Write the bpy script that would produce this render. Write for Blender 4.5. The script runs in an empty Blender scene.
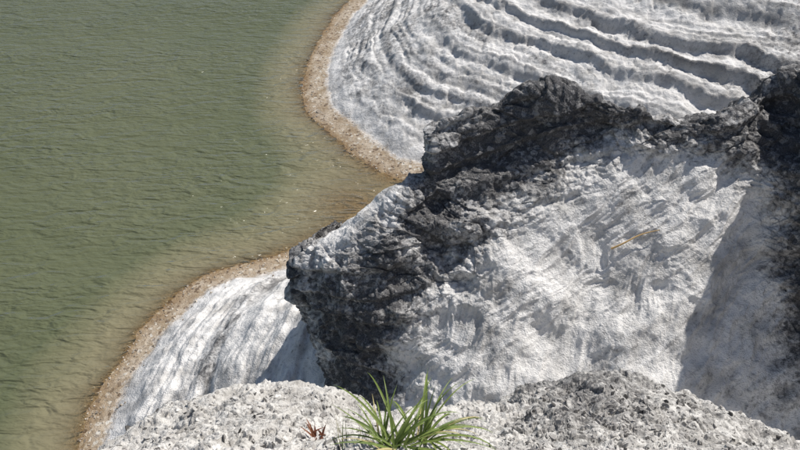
import bpy, math, random
import numpy as np
from mathutils import Vector
from mathutils.bvhtree import BVHTree
rng=np.random.default_rng(7); random.seed(7)
scene=bpy.context.scene
# ---------------- camera ----------------
H=16.0; PITCH=math.radians(40); F=693.0
cp,sp=math.cos(PITCH),math.sin(PITCH)
cam=bpy.data.cameras.new("camera"); co=bpy.data.objects.new("camera",cam); scene.collection.objects.link(co)
cam.sensor_width=36; cam.lens=36*F/800; cam.clip_end=6000; cam.clip_start=0.05
co.location=(0,0,H); co.rotation_euler=(math.pi/2-PITCH,0,0); scene.camera=co
def ray(u,v):
    x=(u-400)/F; y=-(v-225)/F
    return np.array([x,cp+y*sp,-sp+y*cp])
def PZ(u,v,z):
    d=ray(u,v); t=(z-H)/d[2]; return np.array([0,0,H])+d*t
def PT(u,v,t):
    return np.array([0,0,H])+ray(u,v)*t
# ---------------- noise ----------------
def h3(ix,iy,iz,s=0):
    n=(ix.astype(np.int64)*374761393+iy.astype(np.int64)*668265263+iz.astype(np.int64)*2147483647+s*974634777)&0xffffffff
    n=((n^(n>>13))*1274126177)&0xffffffff
    n=((n^(n>>15))*2246822519)&0xffffffff
    n=n^(n>>16)
    return n.astype(np.float64)/4294967296.0
def vn(p,s=0):
    f=np.floor(p); r=p-f; w=r*r*r*(r*(r*6-15)+10); i=f.astype(np.int64)
    o=0
    for a in (0,1):
        for b in (0,1):
            for c in (0,1):
                ww=(w[...,0] if a else 1-w[...,0])*(w[...,1] if b else 1-w[...,1])*(w[...,2] if c else 1-w[...,2])
                o=o+ww*h3(i[...,0]+a,i[...,1]+b,i[...,2]+c,s)
    return o*2-1
ROT=np.array([[0.36,0.48,-0.8],[-0.8,0.6,0.0],[0.48,0.64,0.6]])
def fbm(p,oct=4,s=0,g=0.5,ridged=False):
    o=0;a=1.0;t=0;q=p
    for k in range(oct):
        n=vn(q,s+k)
        if ridged: n=1-2*np.abs(n)
        o=o+a*n;t+=a;a*=g;q=(q@ROT.T)*2.03+17.3
    return o/t
def sfbm(p,oct=3,s=0,ridged=False):  # un-rotated octaves: keeps anisotropy
    o=0;a=1.0;t=0;q=p
    for k in range(oct):
        n=vn(q,s+k)
        if ridged: n=1-2*np.abs(n)
        o=o+a*n;t+=a;a*=.55;q=q*2.07+11.7
    return o/t
def worley(p,s=0):
    f=np.floor(p); r=p-f; i=f.astype(np.int64)
    F1=np.full(p.shape[:-1],9.0);F2=F1.copy();ID=F1.copy()
    for a in(-1,0,1):
        for b in(-1,0,1):
            for c in(-1,0,1):
                x,y,z=i[...,0]+a,i[...,1]+b,i[...,2]+c
                d=(a+h3(x,y,z,s)-r[...,0])**2+(b+h3(x,y,z,s+1)-r[...,1])**2+(c+h3(x,y,z,s+2)-r[...,2])**2
                d=np.sqrt(d); m=d<F1
                F2=np.where(m,F1,np.minimum(F2,d)); ID=np.where(m,h3(x,y,z,s+3),ID); F1=np.where(m,d,F1)
    return F1,F2,ID
def sst(x,a,b):
    t=np.clip((x-a)/(b-a),0,1); return t*t*(3-2*t)
def crs(P,counts):
    P=np.asarray(P,float); k=len(P)
    E=np.concatenate([[2*P[0]-P[1]],P,[2*P[-1]-P[-2]]]); out=[]
    for i in range(k-1):
        n=counts[i] if hasattr(counts,'__len__') else counts
        t=np.arange(n)/n
        if i==k-2: t=np.append(t,1.0)
        t=t.reshape((-1,)+(1,)*(P.ndim-1))
        a,b,c,d=E[i],E[i+1],E[i+2],E[i+3]
        out.append(0.5*(2*b+(c-a)*t+(2*a-5*b+4*c-d)*t*t+(3*b-a-3*c+d)*t**3))
    return np.concatenate(out)
def grid_normals(G):
    du=np.gradient(G,axis=0); dv=np.gradient(G,axis=1)
    n=np.cross(du,dv); n/=np.linalg.norm(n,axis=-1,keepdims=True)+1e-9
    return n
def mesh_grid(name,G,mat,attrs={},flip=False):
    a,b=G.shape[:2]; me=bpy.data.meshes.new(name)
    idx=np.arange(a*b).reshape(a,b)
    q=np.stack([idx[:-1,:-1],idx[1:,:-1],idx[1:,1:],idx[:-1,1:]],-1).reshape(-1,4)
    if flip: q=q[:,::-1]
    me.vertices.add(a*b); me.vertices.foreach_set("co",G.reshape(-1).astype(np.float32))
    me.loops.add(q.size); me.loops.foreach_set("vertex_index",q.reshape(-1).astype(np.int32))
    me.polygons.add(len(q)); me.polygons.foreach_set("loop_start",(np.arange(len(q))*4).astype(np.int32))
    me.polygons.foreach_set("loop_total",np.full(len(q),4,np.int32))
    me.polygons.foreach_set("use_smooth",np.ones(len(q),bool))
    me.update(calc_edges=True); me.validate()
    for k,v in attrs.items():
        at=me.attributes.new(k,'FLOAT','POINT'); at.data.foreach_set("value",v.reshape(-1).astype(np.float32))
    me.materials.append(mat)
    o=bpy.data.objects.new(name,me); scene.collection.objects.link(o); return o
# ---------------- material helper ----------------
class NT:
    def __init__(s,name):
        s.m=bpy.data.materials.new(name); s.m.use_nodes=True; s.t=s.m.node_tree; s.t.nodes.clear()
        s.out=s.n('ShaderNodeOutputMaterial')
    def n(s,ty,**k):
        x=s.t.nodes.new(ty)
        for a,b in k.items(): setattr(x,a,b)
        return x
    def l(s,a,b): s.t.links.new(a,b)
    def val(s,sock,v):
        if isinstance(v,bpy.types.NodeSocket): s.l(v,sock)
        else: sock.default_value=v
    def math(s,op,a,b=0.0,c=None,clamp=False):
        x=s.n('ShaderNodeMath',operation=op); x.use_clamp=clamp; s.val(x.inputs[0],a); s.val(x.inputs[1],b)
        if c is not None: s.val(x.inputs[2],c)
        return x.outputs[0]
    def mr(s,v,a,b,c=0.0,d=1.0):
        x=s.n('ShaderNodeMapRange'); s.val(x.inputs[0],v)
        for i,k in enumerate((a,b,c,d)): x.inputs[i+1].default_value=k
        return x.outputs[0]
    def mix(s,f,a,b,mode='MIX'):
        x=s.n('ShaderNodeMix',data_type='RGBA',blend_type=mode); s.val(x.inputs[0],f)
        s.val(x.inputs[6],a if isinstance(a,bpy.types.NodeSocket) else (*a,1)); s.val(x.inputs[7],b if isinstance(b,bpy.types.NodeSocket) else (*b,1))
        return x.outputs[2]
    def geo(s):
        return s.n('ShaderNodeNewGeometry').outputs['Position']
    def mapping(s,v,scale=(1,1,1),rot=(0,0,0)):
        x=s.n('ShaderNodeMapping'); s.l(v,x.inputs[0]); x.inputs['Scale'].default_value=scale; x.inputs['Rotation'].default_value=rot; return x.outputs[0]
    def noise(s,v,sc,det=5,rough=0.55,dist=0.0):
        x=s.n('ShaderNodeTexNoise'); s.l(v,x.inputs['Vector']); x.inputs['Scale'].default_value=sc; x.inputs['Detail'].default_value=det
        x.inputs['Roughness'].default_value=rough; x.inputs['Distortion'].default_value=dist; return x.outputs[0]
    def vor(s,v,sc,feature='F1'):
        x=s.n('ShaderNodeTexVoronoi',feature=feature); s.l(v,x.inputs['Vector']); x.inputs['Scale'].default_value=sc; return x
    def attr(s,nm):
        x=s.n('ShaderNodeAttribute'); x.attribute_name=nm; return x.outputs['Fac']
    def bump(s,h,st,dist,nrm=None):
        x=s.n('ShaderNodeBump'); s.l(h,x.inputs['Height']); x.inputs['Strength'].default_value=st; x.inputs['Distance'].default_value=dist
        if nrm: s.l(nrm,x.inputs['Normal'])
        return x.outputs[0]
    def princ(s,col,rough,nrm=None,spec=0.3):
        x=s.n('ShaderNodeBsdfPrincipled'); s.val(x.inputs['Base Color'],col if isinstance(col,bpy.types.NodeSocket) else (*col,1)); s.val(x.inputs['Roughness'],rough)
        x.inputs['Specular IOR Level'].default_value=spec
        if nrm: s.l(nrm,x.inputs['Normal'])
        return x
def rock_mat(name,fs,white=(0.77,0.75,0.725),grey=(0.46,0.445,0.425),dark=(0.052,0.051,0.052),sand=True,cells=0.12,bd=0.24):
    m=NT(name); p=m.geo()
    st=m.attr('stain_shade'); cav=m.attr('cav')
    n1=m.noise(p,fs*0.3,3,0.6); n2=m.noise(p,fs*2.2,4,0.72); n3=m.noise(p,fs*8,2,0.65)
    v1=m.vor(p,fs*2.6); cell=m.n('ShaderNodeSeparateColor'); m.l(v1.outputs['Color'],cell.inputs[0])
    col=m.mix(m.mr(n1,0.46,0.70),white,grey)
    col=m.mix(m.mr(n2,0.54,0.72,0,0.6),col,tuple(c*0.6 for c in grey))
    col=m.mix(m.mr(n3,0.56,0.76,0,0.5),col,tuple(c*0.5 for c in grey))
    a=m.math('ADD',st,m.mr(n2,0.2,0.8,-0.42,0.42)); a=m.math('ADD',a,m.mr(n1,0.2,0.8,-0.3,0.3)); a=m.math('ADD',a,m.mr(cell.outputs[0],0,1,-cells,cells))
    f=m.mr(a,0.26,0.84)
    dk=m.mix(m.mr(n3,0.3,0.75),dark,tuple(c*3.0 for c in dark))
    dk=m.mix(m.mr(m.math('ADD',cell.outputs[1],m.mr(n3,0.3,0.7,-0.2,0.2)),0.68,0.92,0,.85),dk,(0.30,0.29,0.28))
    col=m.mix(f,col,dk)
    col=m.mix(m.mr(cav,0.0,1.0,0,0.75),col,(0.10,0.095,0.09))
    if sand:
        sa=m.attr('sand')
        sc=m.mix(cell.outputs[0],(0.37,0.295,0.215),(0.50,0.425,0.335))
        sc=m.mix(m.mr(cell.outputs[1],0.88,0.96),sc,(0.62,0.58,0.51))
        sc=m.mix(m.mr(cell.outputs[2],0.90,0.96),sc,(0.2,0.15,0.11))
        sc=m.mix(m.mr(n1,0.4,0.65),sc,m.mix(1.0,sc,(0.72,0.66,0.58),'MULTIPLY'))
        sf=m.mr(m.math('ADD',sa,m.mr(n2,0.2,0.8,-0.35,0.35)),0.2,0.8)
        col=m.mix(sf,col,sc)
        wet=m.attr('wet'); col=m.mix(wet,col,m.mix(1.0,col,(0.72,0.63,0.5),'MULTIPLY'))
    h=m.math('ADD',m.math('MULTIPLY',n2,0.9),m.math('MULTIPLY',n3,0.4))
    nb=m.bump(h,1.0,bd/fs)
    b=m.princ(col,0.92,nb,0.2); m.l(b.outputs[0],m.out.inputs[0]); return m.m
# ---------------- shoreline ----------------
up=[(350,0),(333,18),(319,40),(308,62),(304,82),(307,105),(318,124),(338,142),(362,160),(385,173)]
lo=[(392,206),(365,217),(330,235),(295,250),(258,262),(225,270),(195,284),(165,305),(140,330),(120,358),(103,385),(90,412),(80,440)]
U=[PZ(u,v,0)[:2] for u,v in up]; L=[PZ(u,v,0)[:2] for u,v in lo]
pts=[np.array(q,float) for q in [(700,1500),(300,700),(110,320),(40,140),(14,84),(4,62),(-1,50),(-2.5,44)]]+U+[np.array(q,float) for q in [(0.6,21.6),(2.4,20.2),(5.2,17.9),(8.6,14.9),(9.4,13.8),(8.2,13.3),(4.6,15.4),(1.8,18.2)]]+L+[np.array(q,float) for q in [(-8.0,8.6),(-7.6,6),(-7.8,2),(-10,-6),(-18,-30),(-60,-120),(-300,-500)]]
SH=crs(np.array(pts),6)
POLY=np.concatenate([SH,[[3000,-500],[3000,1500]]])
def sdist(X,Y):
    d2=np.full(X.shape,1e12); ins=np.zeros(X.shape,bool)
    A=POLY; B=np.roll(POLY,-1,0)
    for k in range(len(A)):
        ax,ay=A[k];bx,by=B[k]
        if k<len(SH)-1:
            ex,ey=bx-ax,by-ay; t=np.clip(((X-ax)*ex+(Y-ay)*ey)/(ex*ex+ey*ey+1e-9),0,1)
            d2=np.minimum(d2,(X-ax-t*ex)**2+(Y-ay-t*ey)**2)
        if ay!=by:
            c=((ay>Y)!=(by>Y))&(X<(bx-ax)*(Y-ay)/(by-ay)+ax); ins^=c
    d=np.sqrt(d2); return np.where(ins,d,-d)
def base_h(X,Y,fine=True):
    P=np.stack([X,Y,np.zeros_like(X)],-1)
    n0=fbm(P*0.55,4,3)
    d=sdist(X,Y)+0.25*n0+0.10*fbm(P*2.5,3,9)
    lower=1-sst(Y-(X*-0.75+20.5),-2.0,2.0)          # lower spur vs far headland
    bw=np.where(lower>0.5,0.75,1.2)
    dl=np.maximum(d-bw,0)
    prof=np.clip(d,0,bw)*0.13
    zu=0.66*dl-0.013*dl**2*(dl<22)
    zu=np.where(dl>22,0.66*22-0.013*22**2+0.05*(dl-22),zu)
    zl=0.62*dl; zl=np.where(zl>4.2,4.2+0.25*(1-np.exp(-(zl-4.2)/0.6)),zl)
    z=prof+zu*(1-lower)+zl*lower
    bar=np.exp(-(((X+2.2)/3.2)**2+((Y-20.6)/2.4)**2))
    zw=np.maximum(0.34*d,-4.0)*(1-0.88*bar)
    z=np.where(d>0,z,zw)
    return z,d,lower,n0
def nonuni(a,b,step,lo_,hi_,g=1.12):
    c=list(np.arange(a,b,step)); s=step
    while c[-1]<hi_: s*=g; c.append(c[-1]+s)
    s=step
    while c[0]>lo_: s*=g; c.insert(0,c[0]-s)
    return np.array(c)
xs=nonuni(-10.0,18,0.042,-900,1500); ys=nonuni(8.2,41,0.048,-500,1500)
X,Y=np.meshgrid(xs,ys,indexing='ij')
z,d,lower,n0=base_h(X,Y)
P=np.stack([X,Y,z],-1); P0=np.stack([X,Y,z*0],-1)
far=1-lower
# bedding exposed as thin eroded ledges
along=X*0.78-Y*0.62
q_=(X*.62+Y*.78)-17.6
zlin=0.66*q_-0.013*q_*q_
wl=0.6*sst(d,2,5)*sst(X,0,6)*far
zw=z*(1-wl)+zlin*wl+0.20*fbm(P0*0.3,2,21)+0.10*fbm(P0*1.1,4,23)
def terr(zz,step,sh,wb):
    k=zz/step; k=k+wb*np.sin(k*1.7+1.0)+wb*.6*np.sin(k*.83+2.0); fl=np.floor(k); fr=k-fl
    return fr,((0.12*fr/sh)*(fr<sh)+(fr>=sh)*(0.12+0.88*sst(fr,sh,.93))-fr)*step
f1,t1=terr(zw,0.62,0.60,.28); f2,t2=terr(zw+0.1,0.23,0.5,.3)
ton=sst(z,0.25,0.8)
right=sst(X-0.35*(Y-28),-0.5,3.5)
br1=np.clip(0.75+0.8*fbm(P0*0.35,3,27),0,1.3)*(0.30+0.70*right); br2=np.clip(0.4+1.3*fbm(P0*0.45,3,28),0,1.3)*(1.0-0.3*right)
amt=far*ton
z2=z+t1*1.0*amt*br1+t2*0.75*(amt+.1*lower*ton)*br2
lam=sfbm(np.stack([zw*5.0,along*0.35,z*0],-1),3,35)
z2=z2+0.05*lam*amt
W1,W2,WID=worley(np.stack([X,Y,z*1.5],-1)*2.2+0.5*fbm(P0*2,2,36)[...,None],38)
z2=z2+(0.08*(WID-.5)+.05*(.5-W1))*amt*(0.3+0.7*right)
# lower spur: long strike-parallel ribs
sx=X*0.968-Y*0.25; sy=X*0.25+Y*0.968
sx=sx+0.22*fbm(P0*0.6,2,33)+.07*fbm(P0*2.4,2,34)
rq=np.stack([sx*1.5,sy*0.14,z*0],-1)
rib=sfbm(rq,4,31,ridged=True)
z2=z2+0.24*rib*lower*ton
rn=fbm(P*4.0,4,43,ridged=True)
z2+=(0.12*fbm(P*1.2,4,41)+0.035*rn*(0.8+0.8*vn(P*0.7,47)))*ton
z2+=0.02*fbm(P*6,2,49)*np.clip(d,0,1)
hill=np.maximum(10.6*sst(X,6.5,12)*sst(-Y,-10.0,-6.0),13.4*sst(-Y,1.0,4.0)*sst(X,-6,-2))
z2=np.where(d>1.5,np.maximum(z2,hill+0.5*fbm(P*0.6,4,51)*(hill>0)),z2)
sand=1-sst(d-np.where(lower>0.5,0.75,1.1),-0.35,0.4)
sand=np.maximum(sand,(d<0)*1.0)
wet=1-sst(d,0.0,0.45)
riser=sst(f1,0.58,0.72)*(1-sst(f1,.93,1))*br1  # shade of the terrace risers, painted as grey albedo through cav
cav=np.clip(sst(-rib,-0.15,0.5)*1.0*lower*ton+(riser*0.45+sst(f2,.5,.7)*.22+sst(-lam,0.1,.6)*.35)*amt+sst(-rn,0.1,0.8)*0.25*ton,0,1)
stn2=sfbm(np.stack([zw*1.8,along*0.22,z*0],-1),3,37)
stain_shade=0.04*ton+0.12*fbm(P0*0.5,3,57)+0.50*stn2*amt+0.18*(1-right)*amt+0.5*sst(X-0.25*(Y-24),11.5,15)*far*sst(Y,14,20)+0.55*sst(-sfbm(rq*np.array([.8,1.2,1]),3,39),-.05,.55)*lower*ton  # left terrace flank and far right corner carry painted-in shade, corner scrub too
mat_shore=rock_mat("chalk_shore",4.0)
mesh_grid("shore_terrain",np.stack([X,Y,z2],-1),mat_shore,dict(stain_shade=stain_shade,cav=cav,sand=sand,wet=wet))
# ---------------- water ----------------
xw=nonuni(-20,10,0.12,-2500,60,1.25); yw=nonuni(6,46,0.12,-600,3000,1.25)
XW,YW=np.meshgrid(xw,yw,indexing='ij')
zb,dw,_,_=base_h(XW,YW)
depth=np.maximum(-zb,0)
m=NT("lake_water"); p=m.geo()
dep=m.attr('depth')
w1=m.noise(m.mapping(p,(0.85,2.3,1),(0,0,math.radians(-16))),1.0,2,0.5,0.8); w2=m.noise(m.mapping(p,(1.0,2.1,1),(0,0,math.radians(14))),3.0,2,0.5,0.3); w0=m.noise(p,0.12,2)
w3=m.noise(m.mapping(p,(0.6,1.6,1),(0,0,math.radians(-28))),0.22,1,0.5)
hh=m.math('ADD',w1,m.math('MULTIPLY',w2,0.36))
hh=m.math('MULTIPLY',hh,m.mr(w3,0.3,0.7,0.65,1.25))
nb=m.bump(hh,0.8,0.30)
murk=m.mix(m.mr(w0,0.3,0.7),(0.096,0.108,0.057),(0.122,0.130,0.074))
murk=m.mix(m.math('SUBTRACT',1.0,m.mr(dep,0.08,0.85)),murk,(0.27,0.235,0.145))
dif=m.n('ShaderNodeBsdfDiffuse'); m.l(murk,dif.inputs[0]); m.l(nb,dif.inputs['Normal'])
tr=m.n('ShaderNodeBsdfTransparent'); tr.inputs[0].default_value=(0.93,0.90,0.80,1)
fac=m.math('SUBTRACT',1.0,m.math('EXPONENT',m.math('MULTIPLY',dep,-7.0)))
mx=m.n('ShaderNodeMixShader'); m.l(fac,mx.inputs[0]); m.l(tr.outputs[0],mx.inputs[1]); m.l(dif.outputs[0],mx.inputs[2])
gl=m.n('ShaderNodeBsdfGlossy'); gl.inputs['Roughness'].default_value=0.22; m.l(nb,gl.inputs['Normal'])
fr=m.n('ShaderNodeFresnel'); fr.inputs[0].default_value=1.33; m.l(nb,fr.inputs['Normal'])
mx2=m.n('ShaderNodeMixShader'); m.l(fr.outputs[0],mx2.inputs[0]); m.l(mx.outputs[0],mx2.inputs[1]); m.l(gl.outputs[0],mx2.inputs[2])
m.l(mx2.outputs[0],m.out.inputs[0])
mesh_grid("lake_water",np.stack([XW,YW,XW*0],-1),m.m,dict(depth=depth))
# ---------------- ridge ----------------
cols=[ # each: crest -> gully, last value dark lichen plus painted-in shade, (u,v,z,stain)
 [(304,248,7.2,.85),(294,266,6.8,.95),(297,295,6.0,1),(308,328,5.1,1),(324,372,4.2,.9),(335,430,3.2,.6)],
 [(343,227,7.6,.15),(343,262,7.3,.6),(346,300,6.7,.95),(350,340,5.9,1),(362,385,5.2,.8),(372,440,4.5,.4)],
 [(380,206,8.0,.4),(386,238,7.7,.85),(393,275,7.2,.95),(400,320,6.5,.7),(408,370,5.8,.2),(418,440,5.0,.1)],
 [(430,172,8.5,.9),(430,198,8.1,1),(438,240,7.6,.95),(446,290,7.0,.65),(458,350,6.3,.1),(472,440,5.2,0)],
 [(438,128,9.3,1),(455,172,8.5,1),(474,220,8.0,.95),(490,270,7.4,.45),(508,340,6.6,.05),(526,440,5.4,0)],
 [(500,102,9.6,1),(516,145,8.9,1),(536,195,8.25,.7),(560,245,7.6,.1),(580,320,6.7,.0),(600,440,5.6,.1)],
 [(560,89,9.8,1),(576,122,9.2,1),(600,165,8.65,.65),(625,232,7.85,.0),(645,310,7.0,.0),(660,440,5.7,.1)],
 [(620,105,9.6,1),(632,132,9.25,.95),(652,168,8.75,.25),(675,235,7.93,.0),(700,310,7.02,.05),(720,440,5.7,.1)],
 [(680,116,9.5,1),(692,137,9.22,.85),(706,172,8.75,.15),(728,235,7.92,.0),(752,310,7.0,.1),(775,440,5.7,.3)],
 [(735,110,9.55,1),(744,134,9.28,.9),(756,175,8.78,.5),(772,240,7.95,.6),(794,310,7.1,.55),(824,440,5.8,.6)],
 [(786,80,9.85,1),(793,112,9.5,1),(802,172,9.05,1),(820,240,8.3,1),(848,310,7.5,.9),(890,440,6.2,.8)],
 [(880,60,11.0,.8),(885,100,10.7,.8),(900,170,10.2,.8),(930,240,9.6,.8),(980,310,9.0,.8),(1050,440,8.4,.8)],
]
C=[]
for c in cols:
    front=[np.append(PZ(u,v,zz),s) for u,v,zz,s in c]
    cr=front[0]
    back=[cr+np.array([.25,2.6,-10,0]),cr+np.array([.2,2.0,-5,-.1]),cr+np.array([.15,1.35,-2.1,0]),cr+np.array([0.05,.65,-.55,0])]
    C.append(back+front)
first=[q+np.array([0.55,1.6,-0.7,0]) for q in C[0]]
C=np.array([first]+C)
G=crs(C,[30]+[76]*11)
G=np.swapaxes(crs(np.swapaxes(G,0,1),[14,14,20,34,115,115,115,105,60]),0,1)
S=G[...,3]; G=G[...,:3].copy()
N=grid_normals(G)
if N[300,300].dot(np.array([0,0,H])-G[300,300])<0: N=-N; fl=True
else: fl=False
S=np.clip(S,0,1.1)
sd=np.array([-0.72,-0.45,-0.52]); sd/=np.linalg.norm(sd)
a2=np.cross(sd,[0,0,1]); a2/=np.linalg.norm(a2); a3=np.cross(sd,a2)
def stretch(Pq,f,k): return np.stack([(Pq@sd)*f*k,(Pq@a2)*f,(Pq@a3)*f],-1)
wp=G+0.22*np.stack([fbm(G*1.1,2,61),fbm(G*1.1,2,62),fbm(G*1.1,2,63)],-1)
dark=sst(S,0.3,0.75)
D=0.27*fbm(G*0.75,3,71)+0.12*(fbm(wp*1.7,4,73,ridged=True)-.2)*(0.30+0.9*dark)
F1,F2,ID=worley(wp*np.array([1.3,1.3,2.2]),81)
D+=(0.13*(ID-0.5)+0.10*(0.5-F1))*dark
F1b,F2b,IDb=worley((wp+0.1*G)*np.array([6.5,6.5,9]),91)
D+=(0.05*(0.5-F1b)+0.035*(IDb-.5))*(0.06+0.95*dark)
lay=(G[...,2]+.25*G[...,0]*-1)*2.3+0.5*fbm(G*0.6,3,95); lf=lay-np.floor(lay)
D+=0.13*(sst(lf,0,0.25)-lf)*dark
st1=sfbm(stretch(wp,1.9,0.20),3,101,ridged=True); st2=sfbm(stretch(wp,5.5,0.16),3,105,ridged=True)
# down-slope flutes
sd2=np.array([-0.30,-0.70,-0.65]); sd2/=np.linalg.norm(sd2); b2=np.cross(sd2,[0,0,1]); b2/=np.linalg.norm(b2); b3=np.cross(sd2,b2)
fl_=sfbm(np.stack([(wp@sd2)*.35,(wp@b2)*3.0,(wp@b3)*1.2],-1),3,109,ridged=True)
low=sst(-G[...,2],-8.0,-7.0)
D+=(0.10*(st1-.1)*(1-.5*low)+0.045*st2+0.055*fl_*low)*(1-0.7*dark)
D+=0.05*fbm(G*3.2,4,111)*(.5+.6*dark)
D-=0.03
G2=G+N*D[...,None]
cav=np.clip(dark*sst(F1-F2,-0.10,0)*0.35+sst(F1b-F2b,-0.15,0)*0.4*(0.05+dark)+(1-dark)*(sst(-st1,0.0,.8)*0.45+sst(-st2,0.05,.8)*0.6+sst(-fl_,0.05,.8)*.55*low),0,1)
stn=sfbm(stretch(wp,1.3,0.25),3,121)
stain_shade=S*0.90-0.02+0.50*stn*(0.6+sst(S,.02,.4))+0.10*sst(G[...,2]*-1,-7.3,-6)*(1-dark)+.25*(sst(-fl_,0,.7))*low*(1-dark)  # dark crust and streaks, with shadow below the crest painted into the albedo
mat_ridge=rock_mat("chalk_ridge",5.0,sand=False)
ridge=mesh_grid("rock_ridge",G2,mat_ridge,dict(stain_shade=stain_shade,cav=cav),flip=not fl)
# ---------------- foreground ledge ----------------
fc=[(-80,620,2.9,.3),(40,512,3.0,.2),(100,462,3.2,.1),(180,421,3.3,.1),(258,406,3.3,.05),(335,417,3.2,.1),(400,429,3.1,.1),(470,432,3.1,.2),(520,424,3.2,.55),(565,403,3.3,1),(625,391,3.4,1),(675,399,3.4,.7),(730,423,3.3,.6),(800,452,3.2,.55),(880,485,3.1,.6),(1000,535,3.0,.6)]
C=[]
for u,v,t,s in fc:
    c0=PT(u,v,t); vb=max(475,v+45)
    r1=PT(u-3,v+(vb-v)*0.45,t-0.42); r2=PT(u,vb,t-0.95)
    rr=[c0+[.1,1.6,-14],c0+[.05,1.1,-6],c0+[0,.65,-1.8],c0+[0,.28,-.35],c0,r1,r2,
        np.array([r2[0]*1.05,0.25,min(r2[2]+.1,14.35)]),np.array([r2[0]*1.3,-1.2,14.4]),np.array([r2[0]*2,-4,14.6])]
    ss=[s,s,s,s,s,s*.72,s*.55,s*.5,.2,.2]
    C.append([np.append(a,b) for a,b in zip(rr,ss)])
C=np.array(C)
G=crs(C,[12]+[80]*13+[12])
G=np.swapaxes(crs(np.swapaxes(G,0,1),[6,10,16,40,160,130,40,10,6]),0,1)
S=np.clip(G[...,3],0,1); G=G[...,:3].copy(); N=grid_normals(G)
mid=(G.shape[0]//2,200)
fl2=False
if N[mid].dot(np.array([0,0,H])-G[mid])<0: N=-N; fl2=True
wp=G+0.05*np.stack([vn(G*5,161),vn(G*5,162),vn(G*5,163)],-1)
D=0.12*fbm(G*1.8,4,171)+0.045*fbm(wp*5,4,173,ridged=True)
F1,F2,ID=worley(wp*np.array([12,12,30]),181); F1b,F2b,IDb=worley(wp*np.array([32,32,70]),191)
D+=0.026*(ID-.5)+0.010*(0.5-F1)+0.012*(IDb-.5)+0.005*(.5-F1b)
D+=0.007*fbm(G*40,3,195)
G2=G+N*D[...,None]
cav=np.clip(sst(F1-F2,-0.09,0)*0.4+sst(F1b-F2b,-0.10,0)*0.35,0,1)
mat_fg=rock_mat("chalk_rubble",22.0,white=(0.66,0.635,0.595),grey=(0.44,0.415,0.38),sand=False,cells=.1)
ledge=mesh_grid("cliff_ledge",G2,mat_fg,dict(stain_shade=S*0.66,cav=cav),flip=not fl2)
# ---------------- ray placement ----------------
bpy.context.view_layer.update()
def bvh(o):
    me=o.data; n=len(me.vertices); c=np.empty(n*3,np.float32); me.vertices.foreach_get("co",c)
    k=len(me.polygons); v=np.empty(k*4,np.int32); me.loops.foreach_get("vertex_index",v)
    return BVHTree.FromPolygons(c.reshape(-1,3).tolist(),v.reshape(-1,4).tolist())
bl=bvh(ledge); br=bvh(ridge)
def hit(b,u,v):
    r=b.ray_cast(Vector((0,0,H)),Vector(ray(u,v)).normalized()); return r[0],r[1]
# ---------------- rubble chips: thin irregular flakes ----------------
def chips(name,places,mat,flat=(.15,.4),jit=.24):
    V=[];Fc=[];val=[]
    for pl_ in places:
        pp,nn,s=pl_[:3]; tm=pl_[3] if len(pl_)>3 else 1.0
        k=len(V); ns=int(rng.integers(5,8))
        an=np.sort(rng.uniform(0,2*np.pi,ns)); an=np.linspace(0,2*np.pi,ns,endpoint=False)+rng.uniform(-.35,.35,ns)
        rd=rng.uniform(.55,1.15,ns); asp=rng.uniform(.45,1); th=s*rng.uniform(*flat)
        n=Vector(nn)+Vector(rng.normal(0,jit,3)); q=n.to_track_quat('Z','Y'); ang=rng.uniform(0,6.28)
        ca,sa=math.cos(ang),math.sin(ang); pp=Vector(pp); tl=rng.uniform(-.3,.3,2)
        for lev,sc_ in ((-1,1.0),(1,rng.uniform(.65,.95))):
            for a_,r_ in zip(an,rd):
                x=math.cos(a_)*r_*s*sc_; y=math.sin(a_)*r_*s*asp*sc_
                zz_=lev*th*(1+ (tl[0]*x+tl[1]*y)/s)
                V.append(q@Vector((x*ca-y*sa,x*sa+y*ca,zz_))+pp)
        Fc.append(tuple(k+ns+i for i in range(ns))); Fc.append(tuple(k+ns-1-i for i in range(ns)))
        Fc+=[(k+i,k+(i+1)%ns,k+ns+(i+1)%ns,k+ns+i) for i in range(ns)]; val+=[rng.uniform()*tm]*(2*ns)
    me=bpy.data.meshes.new(name); me.from_pydata([tuple(v) for v in V],[],Fc)
    at=me.attributes.new("tone",'FLOAT','POINT'); at.data.foreach_set("value",np.array(val,np.float32))
    me.materials.append(mat); o=bpy.data.objects.new(name,me); scene.collection.objects.link(o); return o
m=NT("stone_chip"); p=m.geo(); tn=m.attr('tone'); nz=m.noise(p,70,3,.65)
c=m.mix(tn,(0.24,0.225,0.21),(0.70,0.675,0.635)); c=m.mix(m.mr(nz,.42,.66,0,.65),c,(0.26,0.245,0.23)); c=m.mix(m.math('LESS_THAN',tn,0.09),c,(0.09,0.085,0.08))
b=m.princ(c,.9,m.bump(nz,.7,.006),.2); m.l(b.outputs[0],m.out.inputs[0]); chipm=m.m
pl=[]
for _ in range(9000):
    u=rng.uniform(60,860); v=rng.uniform(385,500)
    h,n=hit(bl,u,v)
    if h is None: continue
    s=0.004+0.019*rng.uniform()**3.5
    pl.append((h+n*s*0.03,n if n.z>0 else -n,s,1.0-0.5*float(sst(np.array(u+rng.normal(0,12)),490,550))))
chips("loose_rubble",pl,chipm,(.05,.16),.3)
pl=[]
A=SH[(SH[:,1]>9)&(SH[:,1]<42)&(SH[:,0]<3)]
for _ in range(4500):
    i=rng.integers(0,len(A)-1); t=rng.uniform(); q=A[i]*(1-t)+A[i+1]*t
    q=q+rng.normal(0,.5,2); pl.append((q[0],q[1],0))
XX=np.array([a[0] for a in pl]);YY=np.array([a[1] for a in pl]); zz,dd,_,_=base_h(XX,YY)
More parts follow.
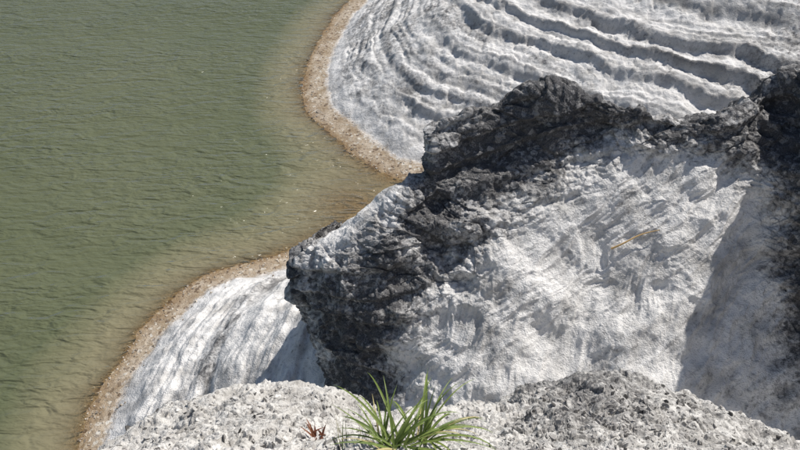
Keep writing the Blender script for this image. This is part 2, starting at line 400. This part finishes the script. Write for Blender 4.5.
pl2=[((x,y,z_),(0,0,1),0.012+0.05*rng.uniform()**5) for x,y,z_,d_ in zip(XX,YY,zz,dd) if -0.2<d_<1.2]
for (u,v,s) in [(319,113,.16),(313,118,.11),(326,109,.08),(308,60,.07),(352,150,.08)]:
    q=PZ(u,v,0); pl2.append(((q[0],q[1],0.02),(0,0,1),s,.3))
m=NT("beach_stone"); tn=m.attr('tone')
c=m.mix(tn,(0.18,0.14,0.10),(0.54,0.48,0.40)); b=m.princ(c,.85,None,.3); m.l(b.outputs[0],m.out.inputs[0])
chips("beach_pebbles",pl2,m.m,(.25,.6))
# ---------------- vegetation ----------------
def blade_mesh(name,blades,mats):
    V=[];Fc=[];mi=[];tv=[]
    for (p0,dr,L_,w,droop,mat_i,tone) in blades:
        n=11; side=np.cross(dr,[0,0,1]); side/=np.linalg.norm(side)+1e-9; pos=np.array(p0,float); dcur=np.array(dr,float); dcur/=np.linalg.norm(dcur)
        k=len(V)
        tw=rng.uniform(-.5,.5)
        for i in range(n):
            f=i/(n-1); ww=w*(0.55+0.6*f*2 if f<.25 else 0.85*(1-((f-.25)/.75)**1.8))+0.0003
            up_=np.cross(side,dcur); sd_=side*math.cos(tw*f)+up_*math.sin(tw*f)
            V+= [tuple(pos-sd_*ww/2),tuple(pos-up_*ww*0.22),tuple(pos+sd_*ww/2)]; tv+=[tone]*3
            if i<n-1:
                a=k+i*3; Fc+=[(a,a+1,a+4,a+3),(a+1,a+2,a+5,a+4)]; mi+=[mat_i]*2
            pos=pos+dcur*L_/(n-1); dcur=dcur+np.array([0,0,-droop*(0.25+f)/(n-1)*2]); dcur/=np.linalg.norm(dcur)
    me=bpy.data.meshes.new(name); me.from_pydata(V,[],Fc)
    for q in mats: me.materials.append(q)
    me.polygons.foreach_set("material_index",mi); me.polygons.foreach_set("use_smooth",[True]*len(Fc))
    at=me.attributes.new("tone",'FLOAT','POINT'); at.data.foreach_set("value",np.array(tv,np.float32))
    o=bpy.data.objects.new(name,me); scene.collection.objects.link(o); return o
def leafmat(name,a,b_,trans=.3):
    m=NT(name); tn=m.attr('tone'); c=m.mix(tn,a,b_); c=m.mix(m.mr(m.noise(m.geo(),50,2),.4,.7,0,.35),c,tuple(x*1.4 for x in b_))
    b=m.princ(c,.5,None,.35); t=m.n('ShaderNodeBsdfTranslucent'); m.l(c,t.inputs[0]); x=m.n('ShaderNodeMixShader'); x.inputs[0].default_value=trans
    m.l(b.outputs[0],x.inputs[1]); m.l(t.outputs[0],x.inputs[2]); m.l(x.outputs[0],m.out.inputs[0]); return m.m
green=leafmat("grass_green",(0.09,0.14,0.032),(0.24,0.30,0.08)); straw=leafmat("grass_straw",(0.42,0.36,0.16),(0.55,0.47,0.24)); red=leafmat("weed_red",(0.16,0.05,0.03),(0.28,0.12,0.06))
def tuft(u,v,n,Lr,spread,w,bias,droop,strawp=.1):
    out=[]
    h,nn=hit(bl,u,v)
    if h is None: return out
    for _ in range(n):
        a=rng.uniform(0,2*math.pi); tilt=rng.uniform(0.05,1)**.8*spread
        d_=np.array([math.cos(a)*math.sin(tilt)+bias[0],math.sin(a)*math.sin(tilt)+bias[1],math.cos(tilt)+bias[2]])
        r=np.array(h)+np.array([rng.normal(0,.014),rng.normal(0,.012),-0.01])
        out.append((r,d_,rng.uniform(*Lr),w*rng.uniform(.6,1.2),droop*rng.uniform(.5,1.3),1 if rng.uniform()<strawp else 0,rng.uniform()))
    return out
bs=tuft(398,448,24,(.16,.33),1.1,.011,(.15,.2,.1),1.3)+tuft(419,440,28,(.16,.34),1.2,.010,(.4,.3,.05),1.6)+tuft(382,450,18,(.12,.25),1.2,.009,(-.2,.05,.1),1.2,.3)
blade_mesh("grass_tuft",bs,[green,straw])
bs=tuft(316,438,18,(.03,.085),1.2,.010,(0,0,.1),.6,0)
blade_mesh("red_weed",bs,[red,straw])
bs=tuft(338,446,3,(.14,.26),.2,.0028,(0,.05,.3),.1,.3)+tuft(362,440,3,(.08,.15),.5,.0028,(0,.05,.3),.3,1)+tuft(345,449,4,(.1,.2),.4,.004,(0,.05,.3),.3,.3)
blade_mesh("dry_grass_stems",bs,[green,straw])
a,_=hit(br,610,250); b_,_=hit(br,658,230)
def stick(name,a,b_,r):
    me=bpy.data.meshes.new(name); V=[];Fc=[]; n=14
    a=np.array(a);b_=np.array(b_); ax=(b_-a)/np.linalg.norm(b_-a); s1=np.cross(ax,[0,0,1]); s1/=np.linalg.norm(s1); s2=np.cross(s1,ax)
    for i in range(n):
        f=i/(n-1); c=a+(b_-a)*f+np.array([0,-.03,.06])+s2*0.03*math.sin(f*4)+s1*.02*math.sin(f*7)
        for k in range(6):
            t=k/6*6.283; V.append(tuple(c+(s1*math.cos(t)+s2*math.sin(t))*r*(1-.6*f)))
    for i in range(n-1):
        for k in range(6): Fc.append((i*6+k,i*6+(k+1)%6,i*6+6+(k+1)%6,i*6+6+k))
    me.from_pydata(V,[],Fc); m=NT(name); nz=m.noise(m.geo(),20,3); c=m.mix(nz,(0.42,0.27,0.11),(0.6,0.42,0.2)); bb=m.princ(c,.8); m.l(bb.outputs[0],m.out.inputs[0]); me.materials.append(m.m)
    o=bpy.data.objects.new(name,me); scene.collection.objects.link(o)
if a and b_: stick("dry_stick",a,b_,.02)
# ---------------- light ----------------
EL=math.radians(53); AZ=math.radians(36)
sdir=Vector((math.cos(EL)*math.cos(AZ),math.cos(EL)*math.sin(AZ),math.sin(EL)))
sun=bpy.data.lights.new("sun",'SUN'); sun.energy=5.0; sun.angle=math.radians(.5); sun.color=(1,.965,.91)
so=bpy.data.objects.new("sun",sun); scene.collection.objects.link(so); so.rotation_euler=sdir.to_track_quat('Z','Y').to_euler(); so.location=(20,5,40)
w=bpy.data.worlds.new("World"); scene.world=w; w.use_nodes=True; nt=w.node_tree
sky=nt.nodes.new('ShaderNodeTexSky'); sky.sky_type='NISHITA'; sky.sun_disc=False; sky.sun_elevation=EL; sky.sun_rotation=math.atan2(sdir.x,sdir.y)
nt.links.new(sky.outputs[0],nt.nodes['Background'].inputs[0]); nt.nodes['Background'].inputs[1].default_value=.085
scene.view_settings.view_transform='Standard'; scene.view_settings.look='None'; scene.view_settings.exposure=0
